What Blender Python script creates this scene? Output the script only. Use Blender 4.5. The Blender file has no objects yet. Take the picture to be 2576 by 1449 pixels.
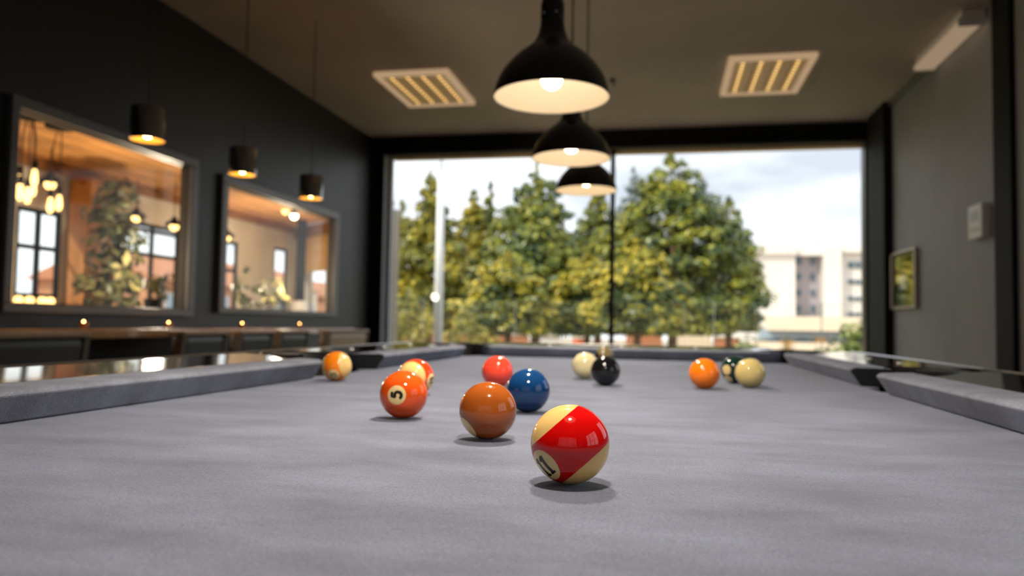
import bpy, bmesh, math, random
from mathutils import Vector, Matrix
random.seed(7)
SC = bpy.context.scene
COL = SC.collection
R = math.radians
TZ = 0.79                     # height of the cloth above the floor; "t" coordinates below are measured from the cloth

# ------------------------------------------------------------------ camera, sky, sun, exposure
F_PX = 1899.84
FW = Vector((-0.195153687, 0.979586940, 0.048212710))
RT = Vector((0.980748745, 0.194569609, 0.016570031))
UP = Vector((-0.006851058, -0.050518258, 0.998699639))
CAM = Vector((0.145153947, -0.044336204, 0.114931581 + TZ))
cam_d = bpy.data.cameras.new('camera')
cam_d.sensor_fit = 'HORIZONTAL'; cam_d.sensor_width = 36.0
cam_d.lens = F_PX / 2576 * 36.0
cam_d.clip_start = 0.02; cam_d.clip_end = 2000
cam_d.dof.use_dof = True
cam_d.dof.focus_distance = 0.60
cam_d.dof.aperture_fstop = 5.6
cam_d.dof.aperture_blades = 0
cam = bpy.data.objects.new('camera', cam_d); COL.objects.link(cam)
m = Matrix.Identity(4)
for i in range(3):
    m[i][0] = RT[i]; m[i][1] = UP[i]; m[i][2] = -FW[i]; m[i][3] = CAM[i]
cam.matrix_world = m
SC.camera = cam

SC.view_settings.view_transform = 'Standard'
SC.view_settings.look = 'None'
SC.view_settings.gamma = 1.0
SC.view_settings.use_curve_mapping = False
SC.view_settings.exposure = 0.1
SC.cycles.use_denoising = True
SC.cycles.max_bounces = 10
SC.cycles.diffuse_bounces = 4
SC.cycles.glossy_bounces = 4
SC.cycles.transparent_max_bounces = 16
SC.cycles.sample_clamp_indirect = 6.0
SC.cycles.caustics_reflective = False
SC.cycles.caustics_refractive = False

world = bpy.data.worlds.new('sky'); SC.world = world
world.use_nodes = True
wn = world.node_tree.nodes; wl = world.node_tree.links
wn.clear()
w_out = wn.new('ShaderNodeOutputWorld'); w_bg = wn.new('ShaderNodeBackground')
w_tc = wn.new('ShaderNodeTexCoord'); w_map = wn.new('ShaderNodeMapping')
w_map.inputs['Scale'].default_value = (1.0, 1.0, 3.2)
w_map.inputs['Location'].default_value = (5.64, 6.59, 7.98)
w_no = wn.new('ShaderNodeTexNoise'); w_no.inputs['Scale'].default_value = 2.3
w_no.inputs['Detail'].default_value = 7.0; w_no.inputs['Roughness'].default_value = 0.55
w_cr = wn.new('ShaderNodeValToRGB')
w_cr.color_ramp.elements[0].position = 0.33; w_cr.color_ramp.elements[0].color = (0.49, 0.53, 0.60, 1)
w_cr.color_ramp.elements[1].position = 0.545; w_cr.color_ramp.elements[1].color = (0.98, 0.985, 1.0, 1)
wl.new(w_tc.outputs['Generated'], w_map.inputs['Vector']); wl.new(w_map.outputs['Vector'], w_no.inputs['Vector'])
wl.new(w_no.outputs['Fac'], w_cr.inputs['Fac']); wl.new(w_cr.outputs['Color'], w_bg.inputs['Color'])
w_bg.inputs['Strength'].default_value = 1.55
wl.new(w_bg.outputs['Background'], w_out.inputs['Surface'])

sun_d = bpy.data.lights.new('sun', 'SUN'); sun_d.energy = 3.6; sun_d.angle = R(3.0); sun_d.color = (1.0, 0.90, 0.74)
sun = bpy.data.objects.new('sun', sun_d); COL.objects.link(sun)
sun.rotation_euler = Vector((0.62, 0.55, -0.85)).to_track_quat('-Z', 'Y').to_euler()   # from behind the left shoulder

LAMP_SPOT = 19.0              # downlight of each billiard pendant (its own reflector bulb)
BULB_L = 17.0

# ------------------------------------------------------------------ materials
def nodes_of(m):
    m.use_nodes = True
    nt = m.node_tree
    return nt, nt.nodes['Principled BSDF']

def mat(name, col, rough=0.5, metal=0.0, spec=0.5, noise=0.0, nscale=8.0, bump=0.0, bscale=60.0, coat=0.0, stretch=None):
    m = bpy.data.materials.new(name)
    nt, b = nodes_of(m)
    b.inputs['Base Color'].default_value = (*col, 1)
    b.inputs['Roughness'].default_value = rough
    b.inputs['Metallic'].default_value = metal
    b.inputs['Specular IOR Level'].default_value = spec
    b.inputs['Coat Weight'].default_value = coat
    tc = None
    if noise or bump:
        tc = nt.nodes.new('ShaderNodeTexCoord'); mp = nt.nodes.new('ShaderNodeMapping')
        nt.links.new(tc.outputs['Object'], mp.inputs['Vector'])
        if stretch: mp.inputs['Scale'].default_value = stretch
    if noise:
        n = nt.nodes.new('ShaderNodeTexNoise'); n.inputs['Scale'].default_value = nscale; n.inputs['Detail'].default_value = 5
        cr = nt.nodes.new('ShaderNodeValToRGB')
        cr.color_ramp.elements[0].position = 0.3; cr.color_ramp.elements[1].position = 0.7
        cr.color_ramp.elements[0].color = (*[max(0, c * (1 - noise)) for c in col], 1)
        cr.color_ramp.elements[1].color = (*[min(1, c * (1 + noise)) for c in col], 1)
        nt.links.new(mp.outputs['Vector'], n.inputs['Vector']); nt.links.new(n.outputs['Fac'], cr.inputs['Fac'])
        nt.links.new(cr.outputs['Color'], b.inputs['Base Color'])
    if bump:
        n2 = nt.nodes.new('ShaderNodeTexNoise'); n2.inputs['Scale'].default_value = bscale; n2.inputs['Detail'].default_value = 3
        bp = nt.nodes.new('ShaderNodeBump'); bp.inputs['Strength'].default_value = bump; bp.inputs['Distance'].default_value = 0.002
        nt.links.new(mp.outputs['Vector'], n2.inputs['Vector']); nt.links.new(n2.outputs['Fac'], bp.inputs['Height'])
        nt.links.new(bp.outputs['Normal'], b.inputs['Normal'])
    return m

def emit(name, col, strength):
    m = bpy.data.materials.new(name); m.use_nodes = True
    nt = m.node_tree; nt.nodes.clear()
    o = nt.nodes.new('ShaderNodeOutputMaterial'); e = nt.nodes.new('ShaderNodeEmission')
    e.inputs['Color'].default_value = (*col, 1); e.inputs['Strength'].default_value = strength
    nt.links.new(e.outputs['Emission'], o.inputs['Surface'])
    return m

def glass_mat(name, tint=(0.97, 0.985, 0.98), rough=0.02, ior=1.45):
    m = bpy.data.materials.new(name); m.use_nodes = True
    nt = m.node_tree; nt.nodes.clear()
    o = nt.nodes.new('ShaderNodeOutputMaterial'); t = nt.nodes.new('ShaderNodeBsdfTransparent')
    g = nt.nodes.new('ShaderNodeBsdfGlossy'); fr = nt.nodes.new('ShaderNodeFresnel'); mx = nt.nodes.new('ShaderNodeMixShader')
    t.inputs['Color'].default_value = (*tint, 1); g.inputs['Roughness'].default_value = rough
    geo = nt.nodes.new('ShaderNodeNewGeometry'); pw = nt.nodes.new('ShaderNodeMix')      # same reflectance from either face of the sheet
    pw.inputs['A'].default_value = ior; pw.inputs['B'].default_value = 1.0 / ior
    nt.links.new(geo.outputs['Backfacing'], pw.inputs['Factor']); nt.links.new(pw.outputs['Result'], fr.inputs['IOR'])
    nt.links.new(fr.outputs['Fac'], mx.inputs['Fac']); nt.links.new(t.outputs[0], mx.inputs[1]); nt.links.new(g.outputs[0], mx.inputs[2])
    nt.links.new(mx.outputs[0], o.inputs['Surface'])
    return m

def cloth_mat(name, col, sheen=0.3):
    m = bpy.data.materials.new(name)
    nt, b = nodes_of(m)
    b.inputs['Roughness'].default_value = 0.9
    b.inputs['Specular IOR Level'].default_value = 0.15
    b.inputs['Sheen Weight'].default_value = sheen
    b.inputs['Sheen Roughness'].default_value = 0.45
    b.inputs['Sheen Tint'].default_value = (0.85, 0.88, 1.0, 1)
    tc = nt.nodes.new('ShaderNodeTexCoord')
    big = nt.nodes.new('ShaderNodeTexNoise'); big.inputs['Scale'].default_value = 9.0; big.inputs['Detail'].default_value = 6; big.inputs['Roughness'].default_value = 0.6
    mp = nt.nodes.new('ShaderNodeMapping'); mp.inputs['Scale'].default_value = (0.7, 1.6, 1.0)
    fine = nt.nodes.new('ShaderNodeTexNoise'); fine.inputs['Scale'].default_value = 620.0; fine.inputs['Detail'].default_value = 3; fine.inputs['Distortion'].default_value = 1.2
    nt.links.new(tc.outputs['Object'], mp.inputs['Vector']); nt.links.new(mp.outputs['Vector'], big.inputs['Vector'])
    nt.links.new(tc.outputs['Object'], fine.inputs['Vector'])
    c1 = nt.nodes.new('ShaderNodeValToRGB')
    c1.color_ramp.elements[0].position = 0.3; c1.color_ramp.elements[0].color = (*[c * 0.70 for c in col], 1)
    c1.color_ramp.elements[1].position = 0.7; c1.color_ramp.elements[1].color = (*[c * 1.22 for c in col], 1)
    nt.links.new(big.outputs['Fac'], c1.inputs['Fac'])
    c2 = nt.nodes.new('ShaderNodeValToRGB')
    c2.color_ramp.elements[0].position = 0.32; c2.color_ramp.elements[0].color = (0.50, 0.50, 0.53, 1)
    c2.color_ramp.elements[1].position = 0.68; c2.color_ramp.elements[1].color = (1.42, 1.42, 1.40, 1)
    nt.links.new(fine.outputs['Fac'], c2.inputs['Fac'])
    mx = nt.nodes.new('ShaderNodeMixRGB'); mx.blend_type = 'MULTIPLY'; mx.inputs['Fac'].default_value = 0.75
    nt.links.new(c1.outputs['Color'], mx.inputs['Color1']); nt.links.new(c2.outputs['Color'], mx.inputs['Color2'])
    nt.links.new(mx.outputs['Color'], b.inputs['Base Color'])
    bp = nt.nodes.new('ShaderNodeBump'); bp.inputs['Strength'].default_value = 0.55; bp.inputs['Distance'].default_value = 0.0014
    nt.links.new(fine.outputs['Fac'], bp.inputs['Height']); nt.links.new(bp.outputs['Normal'], b.inputs['Normal'])
    return m

def leaf_mat(name, dark, mid, lit):
    m = bpy.data.materials.new(name)
    nt, b = nodes_of(m)
    b.inputs['Roughness'].default_value = 0.36; b.inputs['Specular IOR Level'].default_value = 0.38
    tc = nt.nodes.new('ShaderNodeTexCoord'); n = nt.nodes.new('ShaderNodeTexNoise')
    n.inputs['Scale'].default_value = 0.9; n.inputs['Detail'].default_value = 3
    geo = nt.nodes.new('ShaderNodeNewGeometry')
    add = nt.nodes.new('ShaderNodeMath'); add.operation = 'MULTIPLY_ADD'; add.inputs[1].default_value = 0.34; 
    sub = nt.nodes.new('ShaderNodeMath'); sub.operation = 'SUBTRACT'; sub.inputs[1].default_value = 0.17
    nt.links.new(tc.outputs['Object'], n.inputs['Vector'])
    nt.links.new(n.outputs['Fac'], sub.inputs[0])
    nt.links.new(geo.outputs['Random Per Island'], add.inputs[0]); nt.links.new(sub.outputs[0], add.inputs[2])
    cr = nt.nodes.new('ShaderNodeValToRGB')
    cr.color_ramp.elements[0].position = 0.32; cr.color_ramp.elements[0].color = (*dark, 1)
    cr.color_ramp.elements[1].position = 0.68; cr.color_ramp.elements[1].color = (*lit, 1)
    e = cr.color_ramp.elements.new(0.5); e.color = (*mid, 1)
    nt.links.new(add.outputs[0], cr.inputs['Fac']); nt.links.new(cr.outputs['Color'], b.inputs['Base Color'])
    return m

M = {}
M['wall_left'] = mat('charcoal_paint', (0.014, 0.0143, 0.0143), 0.45, spec=0.32, noise=0.10, nscale=3, bump=0.25, bscale=40)
M['wall_right'] = mat('grey_paint', (0.27, 0.273, 0.276), 0.6, noise=0.12, nscale=1.6, bump=0.2, bscale=40)
M['ceiling'] = mat('taupe_ceiling_paint', (0.50, 0.43, 0.37), 0.75, noise=0.10, nscale=1.4, bump=0.2, bscale=30)
M['black_steel'] = mat('black_painted_steel', (0.006, 0.006, 0.006), 0.7, spec=0.2)
M['lining'] = mat('dark_brown_lining', (0.035, 0.024, 0.016), 0.5)
M['jamb'] = mat('pale_jamb', (0.55, 0.60, 0.66), 0.5)
M['floor'] = mat('dark_floor', (0.07, 0.055, 0.045), 0.35, noise=0.3, nscale=4)
M['frame'] = mat('grey_frame', (0.11, 0.10, 0.095), 0.4)
M['pane'] = glass_mat('clear_pane', ior=1.16)
M['dimming_pane'] = glass_mat('dimming_pane', tint=(0.48, 0.48, 0.48))  # tint added to dim the daylight from the rear window
M['wood_trim'] = mat('pale_pine', (0.85, 0.58, 0.32), 0.6, noise=0.15, nscale=14)
M['cloth'] = cloth_mat('grey_cloth', (0.150, 0.168, 0.226))
M['cushion'] = cloth_mat('grey_cushion_cloth', (0.198, 0.212, 0.262), 0.06)
M['rail'] = mat('polished_black_rail', (0.018, 0.013, 0.010), 0.09, spec=0.6, coat=0.5)
M['rail_edge'] = mat('brushed_silver', (0.62, 0.62, 0.62), 0.28, metal=1.0)
M['pocket'] = mat('black_rubber', (0.006, 0.006, 0.007), 0.5)
M['body'] = mat('black_laminate', (0.012, 0.011, 0.010), 0.35)
M['shade_out'] = mat('black_lacquer', (0.007, 0.007, 0.007), 0.24, spec=0.5)
M['satin_black'] = mat('satin_black_metal', (0.008, 0.008, 0.008), 0.16, spec=1.0, coat=1.0)
M['satin_black'].node_tree.nodes['Principled BSDF'].inputs['IOR'].default_value = 2.0
M['shade_in'] = mat('white_enamel', (0.86, 0.79, 0.66), 0.55)
M['cable'] = mat('black_cable', (0.012, 0.012, 0.012), 0.6)
M['grey_cap'] = mat('grey_metal', (0.34, 0.33, 0.31), 0.35, metal=0.8)
M['bulb'] = emit('warm_bulb', (1.0, 0.80, 0.55), BULB_L)
M['small_bulb'] = emit('amber_bulb', (1.0, 0.66, 0.26), 48.0)
M['edison'] = emit('amber_filament', (1.0, 0.58, 0.18), 4.2)
M['gold_in'] = mat('gold_lining', (0.92, 0.56, 0.14), 0.4, metal=0.25)
M['amber_glass'] = mat('amber_glass', (.55, .20, .05), .1)
M['glint_glow'] = emit('counter_glint', (1.0, .5, .15), 30.0)  # glow added for glints on the counter
M['white_metal'] = mat('white_enamelled_metal', (0.85, 0.80, 0.73), 0.35)
M['louvre'] = mat('satin_white_louvre', (0.80, 0.76, 0.68), 0.45)
M['tube'] = mat('unlit_tube', (0.82, 0.78, 0.72), 0.3)
M['lit_tube'] = emit('warm_lit_tube', (1.0, 0.60, 0.20), 1.5)
M['cover_glow'] = emit('added_cover_glow', (1.0, 0.70, 0.45), 0.30)  # faint glow put into the cover of the unlit batten
M['frame_glow'] = emit('added_frame_glow', (1.0, 0.66, 0.38), 0.42)  # warm glow put into the frame bars, which are no light source
M['white_plastic'] = mat('white_plastic', (0.78, 0.78, 0.76), 0.4)
M['grey_plastic'] = mat('grey_plastic', (0.42, 0.45, 0.48), 0.4)
M['gloss_black'] = mat('black_glass', (0.006, 0.006, 0.006), 0.05, spec=0.9, coat=1.0)
M['champagne'] = mat('champagne_metal', (0.55, 0.46, 0.40), 0.3, metal=0.8)
M['paper'] = mat('white_paper', (0.85, 0.88, 0.92), 0.6)
M['counter'] = mat('lacquered_oak', (0.34, 0.20, 0.10), 0.16, noise=0.25, nscale=10, coat=0.6, stretch=(3, .4, 1))
M['leather'] = mat('charcoal_leather', (0.028, 0.026, 0.025), 0.42, bump=0.3, bscale=90)
M['tan_leather'] = mat('tan_leather', (0.52, 0.36, 0.23), 0.45, bump=0.3, bscale=90)
M['chair_wood'] = mat('walnut', (0.34, 0.21, 0.12), 0.4, noise=0.2, nscale=12)
M['chair_post'] = mat('dark_walnut', (0.09, 0.055, 0.035), 0.45)
M['ceil_wood'] = mat('orange_pine', (0.62, 0.29, 0.09), 0.5, noise=0.35, nscale=3, stretch=(3, .5, 1))
M['dark_wood'] = mat('dark_stained_pine', (0.26, 0.11, 0.035), 0.5, noise=0.2, nscale=6)
M['post_wood'] = mat('amber_pine', (0.50, 0.22, 0.06), 0.5, noise=0.25, nscale=5, stretch=(4, 4, .4))
M['cream'] = mat('cream_plaster', (0.62, 0.56, 0.45), 0.7, noise=0.1, nscale=3)
M['cafe_floor'] = mat('cafe_oak_floor', (0.34, 0.22, 0.12), 0.4, noise=0.2, nscale=4)
M['bamboo'] = mat('bamboo_blind', (0.72, 0.50, 0.24), 0.65, noise=0.2, nscale=30, stretch=(1, 1, 6))
M['clay'] = mat('terracotta', (0.50, 0.20, 0.09), 0.7)
M['steel_white'] = mat('galvanised_post', (0.72, 0.74, 0.76), 0.45)
M['wire'] = mat('grey_wire', (0.20, 0.21, 0.20), 0.5)
M['render_white'] = mat('white_render', (0.74, 0.71, 0.67), 0.8, noise=0.03, nscale=.2)
M['render_cream'] = mat('cream_render', (0.80, 0.68, 0.52), 0.8)
M['grey_panel'] = mat('mauve_grey_cladding', (0.36, 0.33, 0.36), 0.7)
M['far_glass'] = mat('blue_grey_glass', (0.07, 0.12, 0.16), 0.15)
M['pale_glass'] = mat('pale_blue_glass', (0.36, 0.46, 0.56), 0.2)
M['orange_door'] = mat('orange_panel', (0.85, 0.42, 0.08), 0.6)
M['bark'] = mat('reddish_bark', (0.24, 0.12, 0.075), 0.9, noise=0.3, nscale=6)
M['ground'] = mat('dry_paving', (0.42, 0.34, 0.26), 0.9, noise=0.25, nscale=.4)
M['lawn'] = mat('lawn', (0.16, 0.20, 0.05), 0.95, noise=0.3, nscale=.8)
M['brick'] = mat('orange_brick', (0.52, 0.24, 0.12), 0.85, noise=0.15, nscale=3)
M['leaf_a'] = leaf_mat('olive_cypress_leaf', (0.050, 0.080, 0.028), (0.215, 0.215, 0.026), (0.54, 0.41, 0.03))
M['leaf_b'] = leaf_mat('green_cypress_leaf', (0.040, 0.075, 0.034), (0.130, 0.170, 0.030), (0.36, 0.34, 0.035))
M['leaf_y'] = leaf_mat('golden_shrub_leaf', (0.12, 0.13, 0.03), (0.34, 0.30, 0.05), (0.62, 0.46, 0.06))
M['leaf_s'] = leaf_mat('ghost_tree_leaf', (0.16, 0.21, 0.22), (0.24, 0.30, 0.31), (0.34, 0.39, 0.38))  # pale tones imitate a hazy reflection
M['leaf_h'] = leaf_mat('hedge_leaf', (0.07, 0.11, 0.025), (0.17, 0.22, 0.045), (0.32, 0.34, 0.07))
M['leaf_i'] = leaf_mat('fig_leaf', (0.03, 0.04, 0.02), (0.10, 0.10, 0.035), (0.30, 0.24, 0.08))

def translucent(m, fac, col):
    nt = m.node_tree; b = nt.nodes['Principled BSDF']; out = [n for n in nt.nodes if n.type == 'OUTPUT_MATERIAL'][0]
    t = nt.nodes.new('ShaderNodeBsdfTranslucent'); t.inputs['Color'].default_value = (*col, 1)
    mx_ = nt.nodes.new('ShaderNodeMixShader'); mx_.inputs['Fac'].default_value = fac
    nt.links.new(b.outputs[0], mx_.inputs[1]); nt.links.new(t.outputs[0], mx_.inputs[2]); nt.links.new(mx_.outputs[0], out.inputs['Surface'])
translucent(M['bamboo'], .6, (.95, .68, .34))
# ------------------------------------------------------------------ mesh building
class MB:
    def __init__(s): s.v = []; s.f = []; s.sm = []
    def add(s, vs, fs, smooth=False):
        o = len(s.v); s.v += [tuple(v) for v in vs]
        for f in fs: s.f.append(tuple(i + o for i in f)); s.sm.append(smooth)
    def box(s, x0, x1, y0, y1, z0, z1, rot=None, piv=None):
        vs = [Vector((x, y, z)) for z in (z0, z1) for y in (y0, y1) for x in (x0, x1)]
        if rot is not None:
            p = Vector(piv) if piv is not None else Vector(((x0 + x1) / 2, (y0 + y1) / 2, (z0 + z1) / 2))
            vs = [rot @ (v - p) + p for v in vs]
        s.add(vs, [(0, 2, 3, 1), (4, 5, 7, 6), (0, 1, 5, 4), (2, 6, 7, 3), (0, 4, 6, 2), (1, 3, 7, 5)])
        return s
    def prism(s, poly, a, b, axis='y'):
        """extrude a 2-D outline along an axis: y -> outline is (x, z); x -> (y, z); z -> (x, y)"""
        n = len(poly)
        P = {'y': lambda p, t: (p[0], t, p[1]), 'x': lambda p, t: (t, p[0], p[1]), 'z': lambda p, t: (p[0], p[1], t)}[axis]
        vs = [P(p, a) for p in poly] + [P(p, b) for p in poly]
        fs = [(i, (i + 1) % n, (i + 1) % n + n, i + n) for i in range(n)]
        s.add(vs, fs + [tuple(range(n - 1, -1, -1)), tuple(range(n, 2 * n))]); return s
    def lathe(s, prof, seg=32, c=(0, 0, 0), smooth=True, close=False):
        n = len(prof); vs = []
        for k in range(seg):
            a = 2 * math.pi * k / seg
            for r, z in prof: vs.append((c[0] + r * math.cos(a), c[1] + r * math.sin(a), c[2] + z))
        fs = []
        for k in range(seg):
            k2 = (k + 1) % seg
            for i in range(n - 1): fs.append((k * n + i, k2 * n + i, k2 * n + i + 1, k * n + i + 1))
        s.add(vs, fs, smooth)
        return s
    def tube(s, pts, rad, seg=10, cap=True):
        pts = [Vector(p) for p in pts]; rings = []
        for i, p in enumerate(pts):
            d = (pts[min(i + 1, len(pts) - 1)] - pts[max(i - 1, 0)]).normalized()
            a = d.cross(Vector((0, 0, 1)));
            if a.length < 1e-4: a = Vector((1, 0, 0))
            a.normalize(); b = d.cross(a)
            r = rad[i] if isinstance(rad, (list, tuple)) else rad
            rings.append([p + (a * math.cos(t) + b * math.sin(t)) * r for t in [2 * math.pi * k / seg for k in range(seg)]])
        vs = [v for r in rings for v in r]; fs = []
        for i in range(len(pts) - 1):
            for k in range(seg): fs.append((i * seg + k, i * seg + (k + 1) % seg, (i + 1) * seg + (k + 1) % seg, (i + 1) * seg + k))
        s.add(vs, fs, True)
        if cap: s.add(rings[0], [tuple(range(seg))[::-1]]); s.add(rings[-1], [tuple(range(seg))])
        return s
    def sphere(s, c, r, seg=20, ring=12, sc=(1, 1, 1)):
        prof = [(math.sin(math.pi * i / ring), -math.cos(math.pi * i / ring)) for i in range(ring + 1)]
        vs = []
        for k in range(seg):
            a = 2 * math.pi * k / seg
            for pr, pz in prof: vs.append((c[0] + r * sc[0] * pr * math.cos(a), c[1] + r * sc[1] * pr * math.sin(a), c[2] + r * sc[2] * pz))
        n = ring + 1
        fs = [(k * n + i, ((k + 1) % seg) * n + i, ((k + 1) % seg) * n + i + 1, k * n + i + 1) for k in range(seg) for i in range(ring)]
        s.add(vs, fs, True); return s
    def mesh(s, name, bevel=0.0, merge=True):
        me = bpy.data.meshes.new(name); me.from_pydata(s.v, [], s.f)
        for p, sm in zip(me.polygons, s.sm): p.use_smooth = sm
        bm = bmesh.new(); bm.from_mesh(me)
        if merge: bmesh.ops.remove_doubles(bm, verts=bm.verts, dist=1e-6)
        if merge: bmesh.ops.recalc_face_normals(bm, faces=bm.faces)
        if bevel:
            ed = [e for e in bm.edges if len(e.link_faces) == 2 and e.calc_face_angle(0) > 0.6]
            bmesh.ops.bevel(bm, geom=ed, offset=bevel, segments=2, profile=0.6, affect='EDGES')
        bm.to_mesh(me); bm.free(); me.update()
        return me

def link(name, me, material, parent=None):
    o = bpy.data.objects.new(name, me); COL.objects.link(o)
    if material is not None and not me.materials: me.materials.append(material)
    if parent is not None: o.parent = parent
    return o
def part(name, mb, material, parent=None, bevel=0.0, label=None, kind=None):
    o = link(name, mb.mesh(name, bevel), material, parent)
    if label: o['label'] = label
    if kind: o['kind'] = kind
    return o
def tag(o, label, cat, group=None, kind=None):
    o['label'] = label; o['category'] = cat
    if group: o['group'] = group
    if kind: o['kind'] = kind
    return o
def thing(name, label, cat, loc=(0, 0, 0), rz=0.0, group=None):
    o = bpy.data.objects.new(name, None); COL.objects.link(o)
    o.empty_display_size = 0.05; o.location = loc; o.rotation_euler = (0, 0, rz)
    return tag(o, label, cat, group)
def struct(name, mb=None, material=None, loc=(0, 0, 0), label=None):
    if mb is None:
        o = bpy.data.objects.new(name, None); COL.objects.link(o); o.location = loc
    else: o = link(name, mb.mesh(name), material)
    o['kind'] = 'structure'
    if label: o['label'] = label
    return o
def copy_tree(o, parent=None):
    c = o.copy(); COL.objects.link(c)
    if parent is not None: c.parent = parent
    for ch in list(o.children): copy_tree(ch, c)
    return c
def ray(px, py):
    """direction through a point of the 2576 x 1449 photograph"""
    return (RT * (px - 1288) - UP * (py - 724.5)) / F_PX + FW
def atX(px, py, X): d = ray(px, py); return CAM + d * ((X - CAM.x) / d.x)
def atY(px, py, Y): d = ray(px, py); return CAM + d * ((Y - CAM.y) / d.y)
def atZ(px, py, Z): d = ray(px, py); return CAM + d * ((Z - CAM.z) / d.z)

# ================================================================== ROOM SHELL
XL, XR, YW, YB = -2.86, 2.04, 7.42, -2.7
ZC = 2.05 + TZ
T = 0.10
def wall_with_holes(mb, lo, hi, zlo, zhi, holes, put):
    """fill a wall rectangle around openings; put(a0,a1,z0,z1) adds one block"""
    cur = lo
    for a0, a1, z0, z1 in sorted(holes):
        put(cur, a0, zlo, zhi); put(a0, a1, zlo, z0); put(a0, a1, z1, zhi); cur = a1
    put(cur, hi, zlo, zhi)
F1 = (2.95, 4.285, 0.176 + TZ, 1.10 + TZ)
F2 = (4.705, 6.475, 0.195 + TZ, 1.065 + TZ)
b = MB(); wall_with_holes(b, YB, YW, 0, ZC, [F1, F2], lambda a0, a1, z0, z1: b.box(XL - .045, XL, a0, a1, z0, z1))
struct('wall_left', b, M['wall_left'], label='near-black painted wall with two framed openings')
RW = (-0.8, 0.8, 0.9, 2.0)
RW2 = (1.9, 3.9, 0.98, 2.3)
b = MB(); wall_with_holes(b, YB, YW, 0, ZC, [RW, RW2], lambda a0, a1, z0, z1: b.box(XR, XR + T, a0, a1, z0, z1))
struct('wall_right', b, M['wall_right'], label='dark grey painted wall')
BW = (-1.7, 1.7, 0.85, 2.5)
b = MB(); wall_with_holes(b, XL - T, XR + T, 0, ZC, [BW], lambda a0, a1, z0, z1: b.box(a0, a1, YB - T, YB, z0, z1))
struct('wall_back', b, M['wall_left'])
WX0, WX1, WZ0, WZ1 = -2.73, 1.995, 0.25, 1.885 + TZ
b = MB(); wall_with_holes(b, XL - T, XR + T, 0, ZC, [(WX0, WX1, WZ0, WZ1)], lambda a0, a1, z0, z1: b.box(a0, a1, YW, YW + T + .06, z0, z1))
struct('wall_front', b, M['black_steel'], label='black wall framing the big window')
struct('floor', MB().box(XL - T, XR + T, YB - T, YW + T, -0.06, 0.0), M['floor'])
struct('ceiling', MB().box(XL - T, XR + T, YB - T, YW + T, ZC, ZC + 0.12), M['ceiling'], label='taupe-grey painted ceiling')
# steel column in the far right corner and black pilaster on the right wall
struct('trim_1', MB().box(XR - 0.07, XR - 0.001, 6.76, 7.25, 0.001, ZC - .001), M['black_steel'], label='black steel corner column')
struct('trim_2', MB().box(XR - 0.03, XR - 0.001, 4.50, 4.72, 0.001, ZC - .001), M['black_steel'], label='black vertical strip on the right wall')
struct('trim_3', MB().box(XL, XR - .001, YW - 0.05, YW - .001, 1.945 + TZ, ZC - .001), M['black_steel'], label='black beam over the window')
struct('trim_4', MB().box(XR - 0.035, XR - .001, 5.66, 6.755, ZC - 0.045, ZC - .006), M['grey_cap'], label='cable duct along the right ceiling edge')
struct('baseboard_left', MB().box(XL + .001, XL + .018, YB + .01, YW - .06, 0.001, .09), M['black_steel'])
struct('baseboard_right', MB().box(XR - .018, XR - .001, YB + .01, 4.49, 0.001, .09), M['black_steel'])

# big window: dark frame, one mullion, two panes, pale reveal on the left, pine head board
w = struct('window_1', label='full-width window onto the conifers')
f = MB()
f.box(WX0, WX0 + 0.012, YW - .02, YW + .16, WZ0, WZ1)
part('jamb', f, M['jamb'], w, label='pale reveal')
f = MB().box(WX0 + .012, WX0 + .07, YW + .05, YW + .10, WZ0, WZ1); part('jamb', f, M['jamb'], w, label='pale reveal')
f = MB(); f.box(WX1 - .015, WX1, YW - .02, YW + .12, WZ0, WZ1); part('jamb', f, M['frame'], w)
f = MB().box(WX0 + .012, WX1 - .015, YW + .03, YW + .10, WZ0, WZ0 + .07); part('sill', f, M['black_steel'], w)
mx = -0.345
part('mullion', MB().box(mx - .022, mx + .022, YW + .02, YW + .10, WZ0 + .07, WZ1), M['black_steel'], w, .003)
part('head_board', MB().box(WX0 + .07, mx - .022, YW + .06, YW + .16, WZ1 - .045, WZ1 - .002), M['wood_trim'], w, label='pine head board')
part('head_board', MB().box(mx + .022, WX1 - .015, YW + .06, YW + .16, WZ1 - .045, WZ1 - .002), M['wood_trim'], w, label='pine head board')
part('pane', MB().box(WX0 + .07, mx - .022, YW + .052, YW + .058, WZ0 + .07, WZ1 - .002), M['pane'], w)
part('pane', MB().box(mx + .022, WX1 - .015, YW + .052, YW + .058, WZ0 + .07, WZ1 - .002), M['pane'], w)
part('head_frame', MB().box(WX0 + .012, WX1 - .015, YW - .015, YW + .05, WZ1 - .022, WZ1 - .002), M['frame'], w)

struct('trim_7', MB().box(WX0, WX1, YW + .165, YW + .29, WZ1 - .004, WZ1 + .03), M['wood_trim'], label='pine soffit board above the window outside')
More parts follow.
